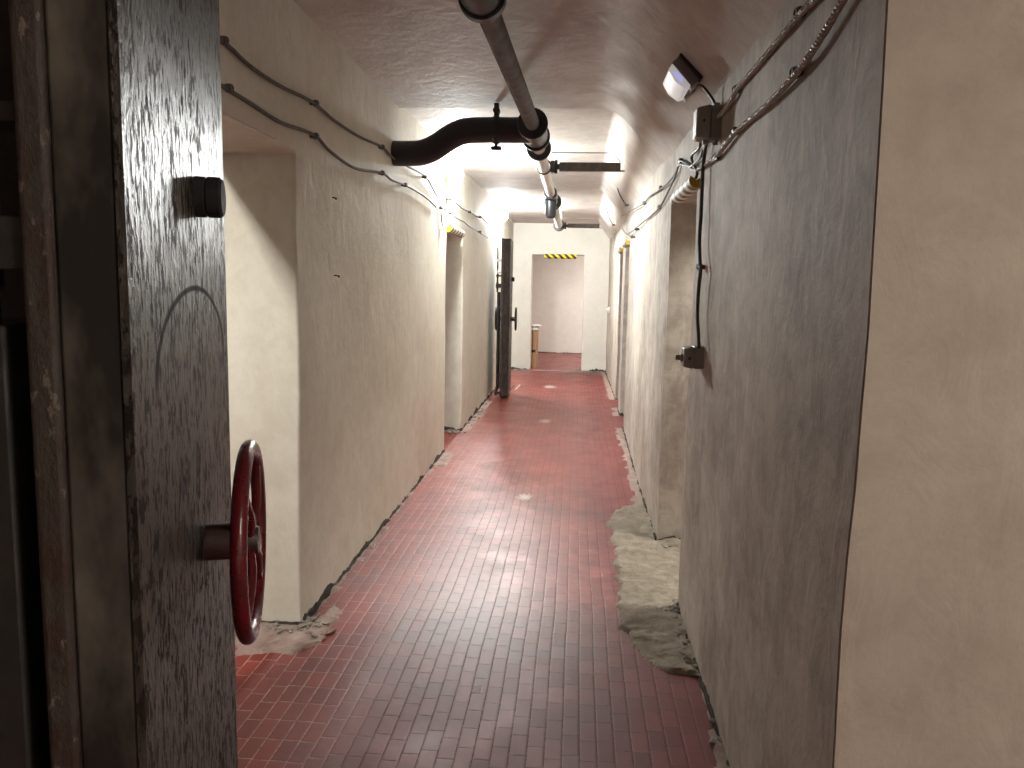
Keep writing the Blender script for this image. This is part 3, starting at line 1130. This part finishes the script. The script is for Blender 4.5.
RW = XR - .018
pr = lambda q, x=RW: [on_x(a, b, x) for a, b in q]
g = 'cables along the right wall'
cable('twisted_cable', pr([(880, -95), (850, -45), (824, -10), (801, 13), (772, 48), (752, 72), (737, 89), (733, 97), (729, 104), (722, 113), (715, 119)]),
      'upper twisted pale cable running down the right wall to the grey junction box', clips=pr([(801, 12), (737, 89)], XR - .012), nrm=(-1, 0, 0), group=g, tw=True)
cable('twisted_cable', pr([(905, -110), (870, -45), (842, 2), (822, 36), (798, 71), (768, 104), (737, 131), (726, 144), (717, 156), (708, 163), (698, 170)]),
      'lower twisted pale cable running down the right wall past the junction box', clips=pr([(797, 72), (736, 131), (717, 157)], XR - .012), nrm=(-1, 0, 0), group=g, tw=True)
cable('wall_cable', pr([(709, 137), (704, 146), (701, 156), (696, 162), (690, 166), (682, 161), (679, 164), (672, 178), (661, 189), (650, 196), (644, 203), (636, 208), (629, 212), (622, 216)]),
      'thin dark cable looping from the junction box along the right haunch', .0055, 'cable_dark', clips=pr([(681, 161), (661, 188), (644, 203)], XR - .012), nrm=(-1, 0, 0), group=g)
cable('wall_cable', pr([(701, 139), (699, 148), (692, 155), (693, 164), (697, 172), (696, 178)]),
      'dark cable curling from the junction box to the striped bumper', .0065, 'cable_dark', nrm=(-1, 0, 0), group=g)
cable('wall_cable', pr([(718, 158), (706, 164), (695, 170), (688, 166), (679, 165), (676, 174), (668, 192), (660, 207), (652, 215), (643, 222), (635, 229), (628, 234)]),
      'lower thin dark cable sagging along the far right wall', .0055, 'cable_dark', clips=pr([(660, 207), (636, 229)], XR - .012), nrm=(-1, 0, 0), group=g)
cable('wall_cable', pr([(709, 137), (705, 150), (703, 170), (702, 190), (701, 215), (699.5, 240), (700, 262), (700.5, 272), (699, 285), (698, 300), (697.5, 318), (698.5, 335), (699, 348)], XR - .026),
      'dark vertical cable dropping to the socket on the right wall', .0075, 'cable_dark', clips=pr([(700, 267)], XR - .016), nrm=(-1, 0, 0), group=g)
# short droppers on the far haunch
for (a, b, lab) in (((616, 183), (626, 205), 'nearest short wire dropping down the far right haunch, ending in a dark clip'),
                    ((606, 207), (613, 225), 'farthest short wire dropping down the far right haunch, ending in a dark clip'),
                    ((622, 228), (632, 237), 'short wire above the second right doorway, ending in a dark clip')):
    Y = {183: 7.1, 207: 9.4, 228: 8.3}[a[1]]
    X0, X1 = {183: (.372, .487), 207: (.365, .49), 228: (.49, .51)}[a[1]]
    p0, p1 = on_x(a[0], a[1], X0), on_x(b[0], b[1], X1)
    cable('wire_dropper', [p0, p0.lerp(p1, .5) + Vector((-.01, 0, -.01)), p1], lab, .006, 'cable_dark', clips=[p1], nrm=(-1, 0, 0), group='wire droppers on the far haunch')

# junction box
jb = empty('junction_box', (XR, 3.13, 2.135))
tag(jb, 'grey two-piece junction box on the right wall under the emergency light', 'junction box')
MB().box((-.042, -.05, -.062), (.012, .05, .062)).build('box_base', M['box_grey'], jb, .006)
o = MB().prism([Vector((-.044, -.052, -.064)), Vector((-.094, -.044, -.054)), Vector((-.094, -.044, .054)), Vector((-.044, -.052, .064))], (0, .098, 0)).build('box_lid', M['box_grey'], jb, .006)
MB().cyl((-.07, -.052, .004), (-.07, -.040, .004), .005, 10).build('lid_screw', M['screw'], o)
MB().box((-.0975, -.040, -.050), (-.0945, .040, .050)).build('lit_face', M['white_plastic'], jb, .001)  # white sheet paints the lit front of the grey box
for (x, z0, z1) in ((-.02, -.078, -.058), (-.055, -.076, -.056), (-.02, .058, .076)):
    MB().cyl((x, -.01, z0), (x, -.01, z1), .012, 12).build('gland', M['box_grey'], jb)

# socket on the right wall
so = empty('wall_socket', (XR, 3.32, 1.232))
tag(so, 'grey surface socket on the right wall at the lower end of the vertical cable', 'socket')
MB().box((-.038, -.045, -.047), (.012, .045, .047)).build('socket_base', M['box_grey'], so, .006)
o = MB().prism([Vector((-.039, -.046, -.048)), Vector((-.078, -.042, -.040)), Vector((-.078, -.042, .036)), Vector((-.039, -.046, .046))], (0, .088, 0)).build('socket_lid', M['box_grey'], so, .006)
MB().cyl((-.055, -.048, -.004), (-.055, -.036, -.004), .006, 10).build('lid_screw', M['screw'], o)
MB().lathe((-.074, 0, -.004), (-1, 0, 0), [(0, 0), (0, .017), (.012, .017), (.014, .011), (.030, .011), (.034, .008), (.034, 0)], 16).build('pilot_knob', M['box_grey'], so)

# emergency light on the haunch (local x = down the slope, z = away from the haunch)
el = empty('emergency_light', (0, 0, 0))
tag(el, 'emergency light with bluish white lens on the right haunch above the junction box', 'light')
mid = (on_y(681, 54, 3.22) + on_y(701, 78, 3.22)) * .5
sl = (on_y(701, 78, 3.22) - on_y(681, 54, 3.22)).normalized()
nrm = Vector((0, 1, 0)).cross(sl)
if nrm.z > 0:
    nrm = -nrm
el.matrix_world = Matrix(((sl.x, 0, nrm.x, mid.x), (sl.y, 1, nrm.y, mid.y), (sl.z, 0, nrm.z, mid.z), (0, 0, 0, 1)))
hl = .060
MB().box((-hl - .004, -.004, -.03), (hl + .004, .24, .006)).build('mount_plate', M['black'], el, .003)
MB().box((-hl, 0, .006), (hl, .232, .046)).build('housing', M['lamp_body'], el, .006)
lens = MB()
lens.prism([Vector((-hl + .003, 0, .044)), Vector((hl - .003, 0, .044)), Vector((hl - .010, 0, .070)), Vector((0, 0, .080)), Vector((-hl + .010, 0, .070))], (0, .226, 0))
lo = lens.build('lens', M['lens'], el, .006)
lo.location = (0, .003, 0)
lo['label'] = 'frosted white lens'
MB().box((-.030, -.001, .050), (.022, .004, .070)).build('led_window', M['led'], lo, .004)
for y_ in (.02, .19):
    MB().box((hl - .004, y_, .012), (hl + .010, y_ + .03, .05)).build('catch', M['white_plastic'], el, .002)
cable('wall_cable', [mid + sl * .066 + nrm * .02 + Vector((0, .05, 0)), Vector((.465, 3.20, 2.29)), Vector((.495, 3.16, 2.24)), Vector((.505, 3.125, 2.205))],
      'short dark cable linking the emergency light to the junction box', .006, 'cable_dark', nrm=(-1, 0, 0), group='cables along the right wall')


# wall lamps on the left wall
def wall_lamp(y, z, label, glass='lamp_glass'):
    r = empty('wall_lamp', (XL, y, z))
    tag(r, label, 'lamp', 'lit lamps on the left corridor wall')
    MB().lathe((-.012, 0, 0), (1, 0, 0), [(0, 0), (0, .092), (.012, .095), (.044, .092), (.052, .086), (.052, 0)], 28).build('lamp_base', M['lamp_base'], r)
    MB().lathe((.050, 0, 0), (1, 0, 0), [(0, 0), (0, .078), (.03, .080), (.062, .070), (.088, .046), (.10, .02), (.103, 0)], 28).build('lamp_glass', M[glass], r)
    b = MB().box((-.012, -.04, -.215), (.055, .045, -.125)).build('terminal_box', M['box_grey'], r, .006)
    MB().cyl((.02, 0, -.128), (.02, 0, -.088), .012, 12).build('conduit', M['white_plastic'], b)
    return r


wall_lamp(7.02, 2.485, 'glowing round lamp on the left wall, nearer one above the second doorway')
wall_lamp(11.62, 2.56, 'glowing round lamp on the left wall above the distant steel door', 'lamp_glass_far')

# small things on the walls
for (px, py, lab) in ((335, 275, 'small bent nail in the left wall, lower of two one above the other'),
                      (332, 197, 'small bent nail in the left wall under the slack cables, upper of two')):
    nl = empty('wall_nail', on_x(px, py, XL))
    tag(nl, lab, 'nail', 'bent nails in the left wall')
    MB().tube(spline([(-.02, 0, 0), (.014, 0, -.004), (.018, .006, -.010), (.017, .012, -.002)], 5), .003, 8).build('shank', M['black'], nl)
sw = empty('round_switch', on_x(609.5, 310, rx(13.2) - .0))
tag(sw, 'small white round switch on the far right wall', 'switch')
MB().lathe((.012, 0, 0), (-1, 0, 0), [(0, 0), (0, .055), (.03, .055), (.04, .048), (.04, 0)], 22).build('switch_base', M['white_plastic'], sw)
MB().lathe((-.026, 0, 0), (-1, 0, 0), [(0, 0), (0, .03), (.03, .028), (.04, .018), (.042, 0)], 18).build('switch_knob', M['white_plastic'], sw)


# ------------------------------------------------------------------ foam bumpers on the lintels
def bumper(name, loc, rz, length, R, label, stripe, cap):
    """three-quarter round foam profile along local y, gripping a lintel edge"""
    r = empty(name, loc, rz)
    tag(r, label, 'bumper', 'striped foam bumpers on the doorway lintels')
    bm = bmesh.new()
    a0, a1, n = -215, 55, 22          # the open quarter faces up into the lintel
    prof = []
    for i in range(n + 1):
        t = math.radians(a0 + (a1 - a0) * i / n)
        prof.append((math.cos(t) * R, math.sin(t) * R))
    prof += [(R * .30, R * .30), (-R * .10, R * .05), (-R * .35, R * .30)]
    ns = 12
    rows = []
    for k in range(ns + 1):
        y = length * k / ns
        rows.append([bm.verts.new((x, y, z)) for x, z in prof])
    q = len(prof)
    for A, B in zip(rows, rows[1:]):
        for i in range(q):
            j = (i + 1) % q
            bm.faces.new((A[i], A[j], B[j], B[i]))
    bm.faces.new(rows[0][::-1])
    bm.faces.new(rows[-1])
    m = MB()
    m.bm.free()
    m.bm = bm
    m.build('foam_profile', M[stripe], r, 0, 2, 50)
    m2 = MB()
    m2.prism([Vector((x * 1.01, -.004, z * 1.01)) for x, z in prof], (0, .010, 0))
    m2.build('end_face', M[cap], r)
    return r


bumper('foam_bumper', (XR - .012, 3.60, 1.990), 0, .70, .034, 'striped foam bumper on the lintel of the near right doorway', 'stripe_cream', 'ochre')
bumper('foam_bumper', (XL + .008, 7.08, 2.035), 0, .80, .042, 'striped foam bumper on the lintel of the second left doorway', 'stripe_cream', 'yellow')
bumper('foam_bumper', (rx(8.65) - .012, 8.63, 2.03), 0, .6, .040, 'ochre foam bumper on the second right doorway, beyond the dark socket', 'stripe_cream', 'ochre')
bumper('foam_bumper', (rx(10.1) - .012, 10.10, 2.03), 0, .6, .040, 'ochre foam bumper on the third right doorway, farthest of the right side', 'stripe_cream', 'ochre')
# flat-on bumper of the far opening: striped across its length
fb = bumper('foam_bumper', (-.01, 14.585, 2.115), math.radians(90), .585, .052, 'yellow and black striped bumper over the far opening', 'stripe_yellow', 'yellow')

# carton standing just inside the far opening
cb = empty('cardboard_carton', (-.80, 14.97, 0))
tag(cb, 'tall brown cardboard carton with white papers on top beyond the far opening', 'carton')
MB().box((-.20, 0, 0), (.095, .36, .72)).build('carton_body', M['cardboard'], cb, .006)
MB().box((-.2, -.004, .30), (.06, .004, .35)).build('carton_slot', M['lock'], cb)
MB().box((-.21, -.03, .723), (.105, .37, .775)).build('lid', M['paper'], cb, .004)
MB().box((-.205, -.02, .776), (.11, .36, .792)).build('gap_shadow_sheet', M['lock'], cb)  # dark layer painting the shadow between lid and papers
MB().prism([Vector((-.205, -.02, .793)), Vector((.16, -.02, .80)), Vector((.10, -.02, .825)), Vector((-.205, -.02, .83))], (0, .36, 0)).build('paper_stack', M['paper'], cb, .002)


# ------------------------------------------------------------------ lights of the rooms off the corridor, plus one added fill
def area(name, loc, size, power, col, rot=(0, 0, 0)):
    d = bpy.data.lights.new(name, 'AREA')
    d.energy = power
    d.size = size
    d.color = col
    o = bpy.data.objects.new(name, d)
    o.location = loc
    o.rotation_euler = rot
    COL.objects.link(o)
    return o


area('side_room_lamp', (-1.76, 1.86, 2.41), .10, 54, (1.0, .95, .87))
area('back_room_lamp', (1.2, 16.9, 2.8), .4, 125, (1.0, .95, .90))
area('entrance_lamp', (1.9, -.5, 2.65), .4, 52, (1.0, .93, .84))

area('right_room_fill', (1.65, 3.85, 2.5), .6, 56, (1.0, .97, .88))  # unseen fill, added to brighten the near right jamb and the left wall
